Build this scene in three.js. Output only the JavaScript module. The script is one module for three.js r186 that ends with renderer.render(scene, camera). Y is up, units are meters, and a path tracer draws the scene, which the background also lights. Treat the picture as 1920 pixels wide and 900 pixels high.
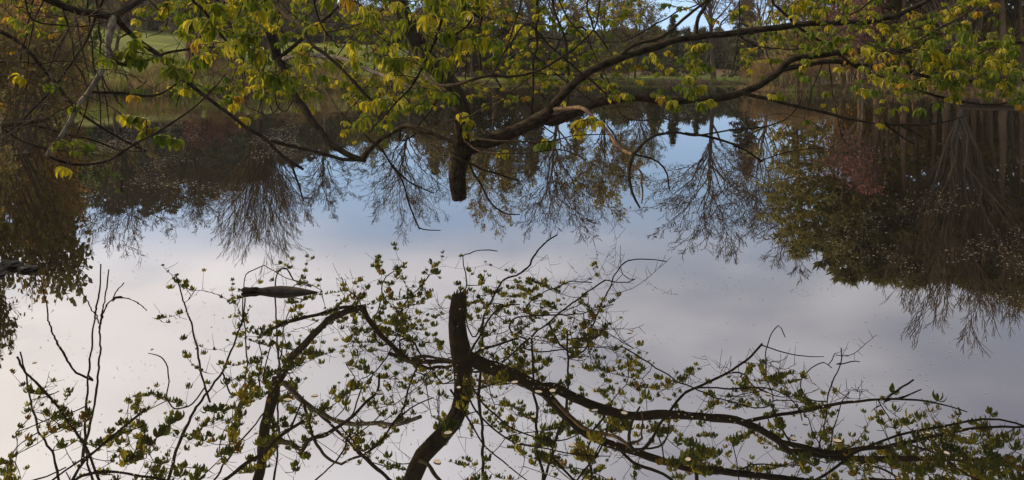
import * as THREE from 'three';
import { ImprovedNoise } from 'three/addons/math/ImprovedNoise.js';

/* ---------- camera ---------- */
const W = 1920, H = 900, FOC = 1500, EYE = 2, HOR = 125;          // photograph size, focal length in its pixels, eye height, row of the horizon
const scene = new THREE.Scene();
const camera = new THREE.PerspectiveCamera(2 * Math.atan(775 / FOC) * 180 / Math.PI, W / 1550, 0.1, 6000);
camera.position.set(0, EYE, 0);
camera.setViewOffset(W, 1550, 0, 650, W, H);                       // level camera, lens shifted down
const renderer = new THREE.WebGLRenderer();
renderer.toneMapping = THREE.LinearToneMapping;
renderer.toneMappingExposure = 1.14;
renderer.shadowMap.enabled = true;

/* ---------- helpers for numbers ---------- */
function rngOf(a) { return () => { a |= 0; a = a + 0x6D2B79F5 | 0; let t = Math.imul(a ^ a >>> 15, 1 | a); t = t + Math.imul(t ^ t >>> 7, 61 | t) ^ t; return ((t ^ t >>> 14) >>> 0) / 4294967296; }; }
const V = (x, y, z) => new THREE.Vector3(x, y, z);
const lerp = (a, b, t) => a + (b - a) * t, clamp = (x, a, b) => Math.min(b, Math.max(a, x));
const smooth = (a, b, x) => { const t = clamp((x - a) / (b - a), 0, 1); return t * t * (3 - 2 * t); };
const noise = new ImprovedNoise();
const fbm = (x, y, z, n = 4) => { let s = 0, a = 0.5; for (let i = 0; i < n; i++) { s += a * noise.noise(x, y, z); x *= 2.03; y *= 2.03; z *= 2.03; a *= 0.5; } return s; };
const C = (r, g, b) => new THREE.Color().setRGB(r, g, b);

/* ---------- sky and sun ---------- */
const SUN_AZ = -68 * Math.PI / 180, SUN_EL = 24 * Math.PI / 180;
const sunDir = V(Math.sin(SUN_AZ) * Math.cos(SUN_EL), Math.sin(SUN_EL), -Math.cos(SUN_AZ) * Math.cos(SUN_EL));
{
  const w = 1024, h = 512, data = new Float32Array(w * h * 4);
  for (let j = 0; j < h; j++) for (let i = 0; i < w; i++) {
    const el = ((j + 0.5) / h - 0.5) * Math.PI, a = ((i + 0.5) / w - 0.5) * 2 * Math.PI;
    const d = V(Math.cos(el) * Math.cos(a), Math.sin(el), Math.cos(el) * Math.sin(a));
    const e = Math.max(el, 0) * 180 / Math.PI, ang = Math.acos(clamp(d.dot(sunDir), -1, 1)) * 180 / Math.PI;
    const warm = Math.exp(-Math.pow(ang / 42, 2)), side = Math.exp(-Math.pow(ang / 66, 2));
    let c = [lerp(0.39, 0.45, smooth(6, 24, e)), lerp(0.58, 0.43, smooth(6, 24, e)), lerp(0.84, 0.58, smooth(6, 24, e))];
    const k = 1 / (d.y + 0.16);
    const n = fbm(d.x * k * 1.5 + 3.1, d.z * k * 2.1 + 7.7, 0.3, 5) + 0.6 * fbm(d.x * k * 0.6 + 9, d.z * k * 0.8, 2.2, 3);
    const cover = clamp(smooth(8, 16, e) * (0.84 + 1.3 * n) , 0, 1) * (1 - 0.3 * smooth(35, 80, e));
    const lit = 0.46 + 1.32 * side + 0.75 * n * (1 - 0.4 * side);
    const cloud = [lit * (1.0 + 0.26 * warm), lit * (0.98 + 0.13 * warm), lit * (1.06 - 0.10 * warm)];
    for (let q = 0; q < 3; q++) {
      const base = c[q] * (1 + 0.8 * side);
      data[(j * w + i) * 4 + q] = lerp(base, cloud[q], cover) + [0.62, 0.5, 0.34][q] * warm * warm;
    }
    data[(j * w + i) * 4 + 3] = 1;
  }
  const tex = new THREE.DataTexture(data, w, h, THREE.RGBAFormat, THREE.FloatType);
  tex.mapping = THREE.EquirectangularReflectionMapping; tex.magFilter = THREE.LinearFilter; tex.needsUpdate = true;
  scene.background = tex; scene.environment = tex;
}
const sun = new THREE.DirectionalLight(0xffdba4, 5);
sun.position.copy(sunDir).multiplyScalar(200); sun.castShadow = true;
Object.assign(sun.shadow.camera, { left: -120, right: 120, top: 120, bottom: -120, near: 1, far: 500 });
sun.shadow.mapSize.set(4096, 4096);
scene.add(sun); scene.add(sun.target);

/* ---------- naming ---------- */
const taken = {};
function numbered(n) { const k = taken[n] = (taken[n] ?? -1) + 1; return k ? `${n}_${String(k).padStart(3, '0')}` : n; }
function put(o, name, data) { o.name = numbered(name); o.userData = data; scene.add(o); return o; }
function thing(name, label, category, group, pos = V(0, 0, 0)) {
  const g = new THREE.Group(); put(g, name, { label, category, ...(group ? { group } : {}) }); g.position.copy(pos); return g;
}
function part(name, geo, mat, parent, data) {
  const m = new THREE.Mesh(geo, mat); m.name = name; m.castShadow = m.receiveShadow = true; if (data) m.userData = data; parent.add(m); return m;
}

/* ---------- geometry builder ---------- */
class GB {
  constructor() { this.p = []; this.n = []; this.uv = []; this.c = null; this.i = []; }
  get count() { return this.p.length / 3; }
  vert(p, n, u, v) { this.p.push(p.x, p.y, p.z); this.n.push(n.x, n.y, n.z); this.uv.push(u, v); }
  tube(pts, rad, sides = 5, cap = false) {
    const start = this.count, t = V(), nrm = V(), bin = V(), q = V(); let run = 0;
    for (let k = 0; k < pts.length; k++) {
      const a = pts[Math.max(0, k - 1)], b = pts[Math.min(pts.length - 1, k + 1)];
      t.subVectors(b, a).normalize();
      if (k === 0) { nrm.set(Math.abs(t.y) > 0.9 ? 1 : 0, Math.abs(t.y) > 0.9 ? 0 : 1, 0); } 
      nrm.addScaledVector(t, -nrm.dot(t)).normalize(); bin.crossVectors(t, nrm);
      if (k) run += pts[k].distanceTo(pts[k - 1]);
      for (let s = 0; s <= sides; s++) {
        const f = s / sides * Math.PI * 2, cx = Math.cos(f), sx = Math.sin(f);
        q.copy(nrm).multiplyScalar(cx).addScaledVector(bin, sx);
        const r = rad[k] * (this.lump ? 1 + this.lump * noise.noise(pts[k].x * 3.5 + cx * 1.3, pts[k].y * 3.5 + sx * 1.3, pts[k].z * 3.5) : 1);
        this.vert(V(pts[k].x + q.x * r, pts[k].y + q.y * r, pts[k].z + q.z * r), q, s / sides * Math.max(0.05, Math.max(rad[0], rad[rad.length - 1]) * 6), run);
      }
    }
    const w = sides + 1;
    for (let k = 0; k < pts.length - 1; k++) for (let s = 0; s < sides; s++) {
      const a = start + k * w + s; this.i.push(a, a + 1, a + w, a + 1, a + w + 1, a + w);
    }
    if (cap) for (const end of [0, pts.length - 1]) {
      const c0 = this.count, d = V().subVectors(pts[end], pts[end ? end - 1 : 1]).normalize();
      this.vert(pts[end].clone().addScaledVector(d, rad[end] * 0.25), d, 0, 0);
      for (let s = 0; s <= sides; s++) { const a = (start + end * w + s) * 3; this.vert(V(this.p[a], this.p[a + 1], this.p[a + 2]), d, this.p[a], this.p[a + 1]); }
      for (let s = 0; s < sides; s++) end ? this.i.push(c0, c0 + 1 + s, c0 + 2 + s) : this.i.push(c0, c0 + 2 + s, c0 + 1 + s);
    }
  }
  tri(a, b, c) { const n = V().subVectors(b, a).cross(V().subVectors(c, a)).normalize(), s = this.count; this.vert(a, n, 0, 0); this.vert(b, n, 1, 0); this.vert(c, n, 0, 1); this.i.push(s, s + 1, s + 2); }
  quad(a, b, c, d) { const n = V().subVectors(b, a).cross(V().subVectors(c, a)).normalize(), s = this.count; for (const x of [a, b, c, d]) this.vert(x, n, 0, 0); this.i.push(s, s + 1, s + 2, s, s + 2, s + 3); }
  build() {
    const g = new THREE.BufferGeometry();
    g.setAttribute('position', new THREE.Float32BufferAttribute(this.p, 3)); g.setAttribute('normal', new THREE.Float32BufferAttribute(this.n, 3));
    g.setAttribute('uv', new THREE.Float32BufferAttribute(this.uv, 2)); g.setIndex(this.i); return g;
  }
}

/* ---------- materials ---------- */
function tileTex(size, fn, srgb) {
  const d = new Uint8Array(size * size * 4);
  for (let j = 0; j < size; j++) for (let i = 0; i < size; i++) { const c = fn(i / size, j / size); for (let k = 0; k < 3; k++) d[(j * size + i) * 4 + k] = clamp(c[k], 0, 1) * 255; d[(j * size + i) * 4 + 3] = 255; }
  const t = new THREE.DataTexture(d, size, size); t.wrapS = t.wrapT = THREE.RepeatWrapping; t.magFilter = THREE.LinearFilter; if (srgb) t.colorSpace = THREE.SRGBColorSpace; t.needsUpdate = true; return t;
}
// noise that tiles: two angles on circles
const tiled = (u, v, f, z, n = 4) => fbm(Math.cos(u * 6.2832) * f + z, Math.sin(u * 6.2832) * f + Math.cos(v * 6.2832) * f, Math.sin(v * 6.2832) * f + z * 2, n);
const barkTex = tileTex(256, (u, v) => { const a = 0.72 + 0.5 * tiled(u, v, 1.2, 3, 5), l = tiled(u, v, 0.9, 11, 4), m = smooth(0.1, 0.25, l) * 0.22; return [a + m * 0.8, a + m, a + m * 0.55]; }, true);
const barkBump = tileTex(256, (u, v) => { const a = 0.5 + 0.7 * fbm(Math.cos(u * 6.2832) * 1.9, Math.sin(u * 6.2832) * 1.9 + Math.cos(v * 6.2832) * 0.5, Math.sin(v * 6.2832) * 0.5, 5); return [a, a, a]; });
const std = (c, rough = 0.9, more = {}) => new THREE.MeshPhysicalMaterial({ color: c, roughness: rough, specularIntensity: 0.15, ...more });
const leafMat = (c, tr = 0.45) => new THREE.MeshPhysicalMaterial({ color: c, roughness: 0.95, transmission: tr, thickness: 0, specularIntensity: 0.25, side: THREE.DoubleSide });
for (const t of [barkTex, barkBump]) t.repeat.set(6, 2.2);
const M = {
  bark: std(C(0.05, 0.039, 0.025), 0.95, { map: barkTex, bumpMap: barkBump, bumpScale: 0.012 }),
  greyBark: std(C(0.24, 0.205, 0.155), 0.95, { map: barkTex, bumpMap: barkBump, bumpScale: 0.008 }),
  peeledBark: std(C(0.2, 0.135, 0.085), 0.9, { map: barkTex, bumpMap: barkBump, bumpScale: 0.006 }),
  twig: std(C(0.05, 0.038, 0.026), 0.95),
  farBark: std(C(0.085, 0.07, 0.052), 0.95),
  farTwig: std(C(0.085, 0.068, 0.05), 0.95),
  warmTwig: std(C(0.17, 0.12, 0.065), 0.95),
  redTwig: std(C(0.12, 0.075, 0.05), 0.95),
  pineBark: std(C(0.12, 0.08, 0.05), 0.95),
  leafGreen: leafMat(C(0.135, 0.165, 0.008), 0.6), leafYellow: leafMat(C(0.31, 0.275, 0.009), 0.6), leafDark: leafMat(C(0.075, 0.115, 0.006), 0.55), leafPale: leafMat(C(0.37, 0.34, 0.03), 0.6), leafRust: leafMat(C(0.28, 0.18, 0.012), 0.5),
  pine: leafMat(C(0.12, 0.115, 0.035), 0.4), olive: leafMat(C(0.2, 0.185, 0.045), 0.5), darkConifer: leafMat(C(0.06, 0.07, 0.04), 0.2),
  bud: leafMat(C(0.15, 0.13, 0.04), 0.3), willow: leafMat(C(0.36, 0.29, 0.05), 0.4), brownLeaf: leafMat(C(0.24, 0.155, 0.05), 0.45),
  pink: leafMat(C(0.24, 0.10, 0.10), 0.3), green: leafMat(C(0.10, 0.14, 0.025), 0.35), paleTree: leafMat(C(0.26, 0.21, 0.08), 0.35),
};

/* ---------- pond outline, terrain, water ---------- */
// [x, forward] round the pond
const POND = [[-5.4, 1.2], [-6.4, 3.5], [-5.9, 6.2], [-5.15, 7.6], [-5.7, 8.8], [-8.2, 11.5], [-12.4, 17.5], [-16.4, 25], [-21.4, 35], [-27.5, 45], [-30.5, 53], [-27, 57], [-21, 58], [-17, 62], [-15.5, 74], [-10, 87], [2, 92], [15, 94], [27, 93], [30, 86], [24, 75], [18.6, 66.5], [18.8, 63.5], [24, 63], [29, 61.5], [33, 62], [38, 54], [43, 40], [36, 18], [18, 4], [8, 1.6], [0, 1.4]];
function pondDistance(x, f) {                                       // negative on the water
  let best = 1e9, inside = false;
  for (let i = 0, j = POND.length - 1; i < POND.length; j = i++) {
    const [ax, ay] = POND[i], [bx, by] = POND[j], dx = bx - ax, dy = by - ay, t = clamp(((x - ax) * dx + (f - ay) * dy) / (dx * dx + dy * dy), 0, 1);
    best = Math.min(best, Math.hypot(x - ax - t * dx, f - ay - t * dy));
    if ((ay > f) !== (by > f) && x < (bx - ax) * (f - ay) / (by - ay) + ax) inside = !inside;
  }
  return (inside ? -best : best) + 0.5 * fbm(x * 0.5, f * 0.5, 4, 3) * smooth(4, 20, f);
}
const hillAt = (x, f) => 31 * Math.exp(-(((x + 118) / 56) ** 2) - ((f - 265) / 85) ** 2) + 9 * Math.exp(-(((x - 90) / 150) ** 2) - ((f - 360) / 90) ** 2) + 6 * smooth(300, 900, Math.hypot(x, f));
function groundAt(x, f) {
  const s = pondDistance(x, f);
  if (s < 0) return Math.max(-1.6, s * 0.5);
  const bank = 0.42 * smooth(0, 1.6, s) + 0.012 * Math.min(s, 80), slope = 0.075 * Math.min(Math.max(s - 1, 0), 60) * smooth(-8, -22, x) * smooth(50, 58, f);
  return bank + slope + hillAt(x, f) * smooth(10, 60, s) + 0.18 * fbm(x * 0.22, f * 0.22, 1, 3) * smooth(1, 6, s);
}
{
  const p = [], col = [], uv = [], idx = [], NA = 420, rs = [0.0];
  for (let r = 0.5; r < 2600; r *= r < 40 ? 1.035 : r < 130 ? 1.0125 : 1.06) rs.push(r);
  const tone = V();
  for (const r of rs) for (let a = 0; a <= NA; a++) {
    let t = a / NA * 2 - 1; const az = Math.PI * (0.42 * t + 0.58 * t * t * t);           // finer in front
    const x = Math.sin(az) * r, f = Math.cos(az) * r, s = pondDistance(x, f), y = groundAt(x, f);
    p.push(x, y, -f); uv.push(x / 2.4, f / 2.4);
    const g = [0.16, 0.215, 0.032], d = [0.12, 0.085, 0.05], mud = [0.06, 0.045, 0.03];
    const n = fbm(x * 0.16, f * 0.16, 8, 4), left = smooth(-6, -16, x) * smooth(48, 56, f), mid = smooth(84, 92, f) * smooth(45, 35, x) * smooth(130, 105, f);
    let grass = clamp(Math.max(left, mid) * smooth(0.6, 3.0, s + n * 4) * (0.85 + n), 0, 1);
    if (r > 170) grass *= 0.3;
    for (let k = 0; k < 3; k++) col.push(lerp(lerp(d[k], g[k], grass), mud[k], smooth(0.5, 0, s)) * (1 + 0.5 * n));
  }
  for (let k = 0; k < rs.length - 1; k++) for (let a = 0; a < NA; a++) { const q = k * (NA + 1) + a; idx.push(q, q + 1, q + NA + 1, q + 1, q + NA + 2, q + NA + 1); }
  const g = new THREE.BufferGeometry();
  g.setAttribute('position', new THREE.Float32BufferAttribute(p, 3)); g.setAttribute('color', new THREE.Float32BufferAttribute(col, 3)); g.setAttribute('uv', new THREE.Float32BufferAttribute(uv, 2)); g.setIndex(idx); g.computeVertexNormals();
  const soil = tileTex(256, (u, v) => { const a = 0.78 + 0.5 * tiled(u, v, 3, 5, 5); return [a, a, a * 0.97]; }, true);
  const m = new THREE.Mesh(g, std(0xffffff, 1, { map: soil, vertexColors: true })); m.receiveShadow = true; put(m, 'ground', { kind: 'structure', label: 'grassy and leaf-strewn ground round the pond', category: 'ground' });
}
{
  const N = 1024, d = new Float32Array(N * N * 4);
  for (let j = 0; j < N; j++) for (let i = 0; i < N; i++) { const u = i / N, v = j / N, m = 0.25 + 1.3 * smooth(0.02, 0.3, tiled(u, v, 0.55, 9, 3)), a = 0.5 + tiled(u, v, 7, 4, 3) * 0.55 * m; d.set([a, a, a, 1], (j * N + i) * 4); }
  const t = new THREE.DataTexture(d, N, N, THREE.RGBAFormat, THREE.FloatType); t.wrapS = t.wrapT = THREE.RepeatWrapping; t.magFilter = THREE.LinearFilter; t.needsUpdate = true;
  const g = new THREE.BufferGeometry(), p = [], uv = [];
  const xs = [-34, 48], fs = [0.9, 97];
  for (const [x, f] of [[xs[0], fs[0]], [xs[1], fs[0]], [xs[1], fs[1]], [xs[0], fs[1]]]) { p.push(x, 0, -f); uv.push(x / 22, f / 22); }
  g.setAttribute('position', new THREE.Float32BufferAttribute(p, 3)); g.setAttribute('uv', new THREE.Float32BufferAttribute(uv, 2)); g.setIndex([0, 1, 2, 0, 2, 3]); g.computeVertexNormals();
  const water = new THREE.MeshPhysicalMaterial({ color: C(0.009, 0.008, 0.0055), roughness: 0.0, ior: 4.0, bumpMap: t, bumpScale: 0.0009 });
  const m = new THREE.Mesh(g, water); m.receiveShadow = true; put(m, 'water', { kind: 'structure', label: 'still dark pond mirroring sky and trees', category: 'water' });
}

/* ---------- far trees ---------- */
const UPV = V(0, 1, 0);
function sidestep(dir, angle, turn) {
  const a = Math.abs(dir.y) > 0.95 ? V(1, 0, 0) : V(0, 1, 0), u = V().crossVectors(dir, a).normalize(), v = V().crossVectors(dir, u);
  return dir.clone().multiplyScalar(Math.cos(angle)).addScaledVector(u, Math.sin(angle) * Math.cos(turn)).addScaledVector(v, Math.sin(angle) * Math.sin(turn)).normalize();
}
// a branching tree of height about 1 (scaled by H): wood in two builders (trunk with limbs; crown of twigs), points for leaves
function branching(seed, o) {
  const R = rngOf(seed), wood = new GB(), twigs = new GB(), tips = [];
  function grow(p, dir, len, r, level, goal) {
    const segs = level < 2 ? 7 : level < 3 ? 4 : 2, pts = [p.clone()], rad = [r], d = dir.clone(), q = p.clone();
    const end = level === o.levels ? 0.5 : 0.35;
    if (goal) { const c = p.clone().lerp(goal, 0.45); c.y += 0.22 * p.distanceTo(goal); c.x = lerp(c.x, p.x, 0.25); c.z = lerp(c.z, p.z, 0.25); for (let k = 1; k <= segs; k++) { const t = k / segs, e = p.clone().lerp(c, t).lerp(c.clone().lerp(goal, t), t); if (k < segs) { e.x += (R() - 0.5) * 0.035; e.y += (R() - 0.5) * 0.03; e.z += (R() - 0.5) * 0.035; } pts.push(e); rad.push(r * lerp(1, 0.25, t)); } }
    else for (let k = 1; k <= segs; k++) {
      d.x += (R() - 0.5) * o.gnarl; d.z += (R() - 0.5) * o.gnarl; d.y += (R() - 0.5) * o.gnarl * 0.6 + (level ? o.rise : 0) - (level >= o.levels - 1 ? o.droop : 0); d.normalize();
      q.addScaledVector(d, len / segs); pts.push(q.clone()); rad.push(r * lerp(1, end, k / segs));
    }
    (level < 2 ? wood : twigs).tube(pts, rad, level === 0 ? 8 : level === 1 ? 5 : 3);
    if (level >= o.levels - 1) for (let k = 1; k < pts.length; k++) tips.push(pts[k]);
    if (level === o.levels) return;
    const n = Math.round(o.kids[level] * (0.8 + 0.4 * R()));
    if (o.dome && level === 0) {
      for (let k = 0; k < o.limbs; k++) {
        const yy = 1 - (k + 0.5) / o.limbs * (1 + o.dome[3]), a = k * 2.399 + R() * 0.6, h = Math.sqrt(Math.max(0, 1 - yy * yy)), w = 0.9 + 0.16 * R(), goal = V(Math.cos(a) * h * o.dome[1] * w, o.dome[0] + yy * o.dome[2] * w, Math.sin(a) * h * o.dome[1] * w);
        const f = clamp(lerp(o.bare, 0.98, Math.pow(clamp((yy + o.dome[3]) / (1 + o.dome[3]), 0, 1), 0.8)) * segs, 0, segs - 0.001), i = Math.floor(f), b = pts[i].clone().lerp(pts[i + 1], f - i);
        grow(b, UPV, b.distanceTo(goal), Math.max(o.thin, rad[i] * 0.5), 1, goal);
      }
      return;
    }
    for (let k = 0; k < n; k++) {
      const t = lerp(level === 0 ? o.bare : 0.22, 1, (k + R() * 0.8) / n), f = Math.min(t * segs, segs - 0.001), i = Math.floor(f);
      const b = pts[i].clone().lerp(pts[i + 1], f - i), bd = V().subVectors(pts[i + 1], pts[i]).normalize();
      const ang = lerp(o.angle[0], o.angle[1], R()) * (level === 0 ? lerp(1.1, 0.55, t) : 1);
      const l = len * o.ratio[level] * lerp(1.15, level === 0 ? o.top : 0.6, t) * (0.75 + 0.5 * R());
      grow(b, sidestep(bd, ang, R() * 6.2832 + k * 2.4), l, Math.max(o.thin, rad[i] * (level === 0 ? 0.5 : 0.55)), level + 1);
    }
  }
  if (o.stems) for (let k = 0; k < o.stems; k++) { const a = k * 2.399 + R(), t = o.lean * Math.sqrt((k + 0.5) / o.stems); grow(V(Math.cos(a) * o.base * t, 0, Math.sin(a) * o.base * t), V(Math.cos(a) * t, 1, Math.sin(a) * t).normalize(), o.trunk * (0.8 + 0.3 * R()) * (1 - 0.25 * t), o.r, o.stems > 3 ? 1 : 0); }
  else grow(V(0, 0, 0), V((R() - 0.5) * 0.08, 1, (R() - 0.5) * 0.08).normalize(), o.trunk, o.r, 0);
  return { wood: wood.build(), twigs, tips, R };
}
function flecks(gb, tips, R, count, size, spread, long = 1.6) {
  for (let k = 0; k < count; k++) {
    const t = tips[Math.floor(R() * tips.length)], c = V(t.x + (R() - 0.5) * spread, t.y + (R() - 0.5) * spread, t.z + (R() - 0.5) * spread);
    const a = V(R() - 0.5, R() - 0.5, R() - 0.5).normalize(), b = sidestep(a, 1.5708, R() * 6.28), s = size * (0.6 + 0.8 * R());
    gb.quad(c.clone().addScaledVector(a, s * long / 2), c.clone().addScaledVector(b, s / 2), c.clone().addScaledVector(a, -s * long / 2), c.clone().addScaledVector(b, -s / 2));
  }
}
const OAK = { levels: 4, kids: [12, 8, 6, 5], trunk: 0.82, r: 0.0135, bare: 0.24, ratio: [0.56, 0.52, 0.5, 0.5], angle: [0.5, 1.0], top: 0.5, gnarl: 0.26, rise: 0.06, droop: 0.03, thin: 0.0015 };
const DOME = { ...OAK, trunk: 0.55, r: 0.014, bare: 0.35, limbs: 17, dome: [0.58, 0.36, 0.40, 0.2], kids: [1, 10, 5, 4], ratio: [0.5, 0.34, 0.55, 0.55], angle: [0.35, 0.85], gnarl: 0.24, rise: 0.06, droop: 0.02, thin: 0.0012 };
const kinds = {
  dome: (s) => branching(s, DOME),
  fan: (s) => branching(s, { ...DOME, trunk: 0.16, bare: 0.3, limbs: 34, r: 0.016, dome: [0.63, 0.27, 0.36, 0.1], kids: [1, 7, 5, 4], angle: [0.2, 0.55], rise: 0.05, gnarl: 0.14 }),
  tall: (s) => branching(s, { ...DOME, trunk: 0.74, bare: 0.3, limbs: 20, dome: [0.58, 0.28, 0.40, 0.4], kids: [1, 8, 5, 4] }),
  oak: (s) => branching(s, OAK),
  spread: (s) => branching(s, { ...OAK, trunk: 0.7, kids: [11, 8, 7, 4], ratio: [0.68, 0.5, 0.5, 0.5], angle: [0.55, 1.1], bare: 0.2, rise: 0.085, gnarl: 0.32, r: 0.016 }),
  slender: (s) => branching(s, { ...OAK, trunk: 0.92, kids: [14, 6, 5, 4], ratio: [0.34, 0.5, 0.5, 0.5], angle: [0.5, 0.95], r: 0.012 }),
  vase: (s) => branching(s, { ...OAK, levels: 4, stems: 26, base: 0.07, lean: 0.36, trunk: 0.84, kids: [6, 10, 5, 4], ratio: [0.4, 0.3, 0.5, 0.5], angle: [0.15, 0.5], gnarl: 0.10, rise: 0.03, r: 0.0055 }),
  poplar: (s) => branching(s, { ...OAK, levels: 3, trunk: 0.92, kids: [16, 6, 5, 4], ratio: [0.3, 0.5, 0.5, 0.5], angle: [0.3, 0.6], r: 0.012, thin: 0.002 }),
  shrub: (s) => branching(s, { ...OAK, levels: 3, stems: 22, base: 0.25, lean: 0.95, trunk: 0.8, kids: [5, 8, 7, 4], ratio: [0.4, 0.45, 0.5, 0.5], angle: [0.3, 0.8], gnarl: 0.22, rise: 0.07, r: 0.008, thin: 0.0022 }),
};
const cache = {};
function treeKind(kind, seed, leaf) {                              // leaf: {count, size, spread} in units of the height
  const key = kind + seed + JSON.stringify(leaf ?? 0);
  if (!cache[key]) {
    const t = kinds[kind](seed), lf = leaf ? new GB() : null; if (leaf) flecks(lf, t.tips, t.R, leaf.count, leaf.size, leaf.spread, leaf.long);
    cache[key] = { wood: t.wood, twigs: t.twigs.build(), leaves: lf?.build() };
  }
  return cache[key];
}
const far = (px, f) => V((px - 960) / FOC * f, groundAt((px - 960) / FOC * f, f) - 0.05, -f);
function tree(name, label, px, f, height, kind, seed, { leaf, leafMaterial, wide = 1, turn = 0, bark = M.farBark, twig = M.farTwig, group, category = 'tree' } = {}) {
  const k = treeKind(kind, seed, leaf), g = thing(name, label, category, group, far(px, f));
  g.scale.set(height * wide, height, height * wide); g.rotation.y = turn;
  part('trunk', k.wood, bark, g); const cr = part('crown', k.twigs, twig, g); if (k.leaves) part('foliage', k.leaves, leafMaterial, cr);
  return g;
}
// an evergreen: straight trunk, whorls of boughs, tufts of needles
function conifer(seed, { bare = 0.1, wide = 0.24, round = 0, boughs = 46, tufts = 16, size = 0.05, r = 0.016 }) {
  const R = rngOf(seed), wood = new GB(), leaf = new GB(), pts = [], rad = [];
  for (let k = 0; k <= 9; k++) { pts.push(V((R() - 0.5) * 0.012 + 0.02 * Math.sin(k * 0.5 + seed), k / 9, (R() - 0.5) * 0.012)); rad.push(r * (1 - 0.9 * k / 9)); }
  wood.tube(pts, rad, 8);
  for (let k = 0; k < 8 && bare > 0.25; k++) { const y = lerp(0.15, bare, R()), a = R() * 6.28, l = 0.03 + 0.06 * R(); wood.tube([V(0, y, 0), V(Math.cos(a) * l, y + 0.01, Math.sin(a) * l)], [0.003, 0.001], 3); }
  for (let k = 0; k < boughs; k++) {
    const t = (k + R()) / boughs, y = lerp(bare, 0.98, t), a = k * 2.4 + R(), shape = round ? Math.sqrt(Math.max(0.05, Math.sin(Math.PI * clamp(t * 0.9 + 0.12, 0, 1)))) : 1 - t * 0.93;
    const l = wide * shape * (0.65 + 0.5 * R()), dir = V(Math.cos(a), lerp(-0.15, 0.5, t) + (R() - 0.5) * 0.3, Math.sin(a)), b = [V(0, y, 0)];
    for (let s = 1; s <= 4; s++) b.push(V(dir.x * l * s / 4, y + dir.y * l * s / 4 - 0.1 * l * (s / 4) ** 2, dir.z * l * s / 4));
    wood.tube(b, [0.005, 0.004, 0.003, 0.002, 0.001], 3);
    for (let s = 0; s < tufts; s++) {
      const q = b[1 + Math.floor(R() * 4)].clone().lerp(b[Math.floor(R() * 5)], R() * 0.5), sp = l * 0.5; q.x += (R() - 0.5) * sp; q.z += (R() - 0.5) * sp; q.y += (R() - 0.5) * sp * 0.6;
      for (let m = 0; m < 5; m++) {
        const d = V(R() - 0.5, R() - 0.35, R() - 0.5).normalize(), w = sidestep(d, 1.57, R() * 6.28).multiplyScalar(size * 0.16), e = q.clone().addScaledVector(d, size * (0.6 + 0.7 * R()));
        leaf.tri(q.clone().add(w), q.clone().sub(w), e);
      }
    }
  }
  return { wood: wood.build(), leaves: leaf.build() };
}
function evergreen(name, label, px, f, height, seed, opts, mat, { wide = 1, turn = 0, group, bark = M.pineBark } = {}) {
  const key = 'ev' + seed + JSON.stringify(opts), k = cache[key] ??= conifer(seed, opts), g = thing(name, label, 'tree', group, far(px, f));
  g.scale.set(height * wide, height, height * wide); g.rotation.y = turn;
  part('trunk', k.wood, bark, g); part('crown', k.leaves, mat, g); return g;
}
// left far shore
tree('bare_tree', 'dark bare tree at the left end of the far grassy shore', 215, 66, 12.1, 'dome', 11, { wide: 1.2 });
tree('bare_tree', 'small bare tree with faint buds between dark tree and fan-shaped tree', 355, 72, 11.5, 'dome', 12, { leaf: { count: 1800, size: 0.007, spread: 0.02 }, leafMaterial: M.bud, wide: 0.96, turn: 1 });
tree('bare_tree', 'fan-shaped bare tree of many upright stems on the far shore', 492, 63, 11.7, 'fan', 13, { wide: 1.08, twig: M.warmTwig });
tree('bare_tree', 'bare tree behind and right of the fan-shaped tree', 610, 96, 14.5, 'tall', 14, { wide: 1.14 });
tree('bare_tree', 'round-crowned bare tree left of the broken hanging limb', 768, 97, 17.1, 'dome', 15, { wide: 1.03, turn: 1 });
tree('budding_tree', 'narrow yellowish budding tree behind the broken hanging limb', 925, 99, 18.2, 'tall', 16, { leaf: { count: 2600, size: 0.008, spread: 0.03 }, leafMaterial: M.willow, twig: M.warmTwig, wide: 0.84 });
tree('bare_tree', 'wide bare tree at the middle of the far shore', 1055, 97, 18.8, 'dome', 17, { wide: 1.18, turn: 2.2 });
tree('willow_tree', 'golden budding willow on the far grass strip', 1128, 100, 15.3, 'dome', 15, { leaf: { count: 5200, size: 0.010, spread: 0.04, long: 2.2 }, leafMaterial: M.willow, twig: M.warmTwig, wide: 1.08, turn: 2 });
tree('bare_tree', 'tall bare tree with upright trunk right of the golden willow', 1338, 97, 20.5, 'dome', 19, { wide: 1.20 });
tree('bare_tree', 'bare tree leaning beside the olive evergreens', 1440, 80, 15.6, 'dome', 11, { wide: 1.02, turn: 2.8 });
tree('bare_tree', 'slim bare tree in front of the first olive evergreen', 1488, 73, 16.9, 'tall', 14, { turn: 1.3, wide: 0.84 });
tree('bare_tree', 'tallest bare tree among the right-hand evergreens', 1805, 62, 16.7, 'fan', 13, { turn: 0.7, wide: 1.25 });
tree('bare_tree', 'bare tree at the right end behind the tallest bare tree', 1895, 65, 16.4, 'dome', 11, { turn: 3.9, wide: 0.96 });
tree('bare_tree', 'bare tree rising behind the pink blossoming tree', 1690, 72, 16.9, 'dome', 19, { turn: 4.4, wide: 0.96 });
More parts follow.
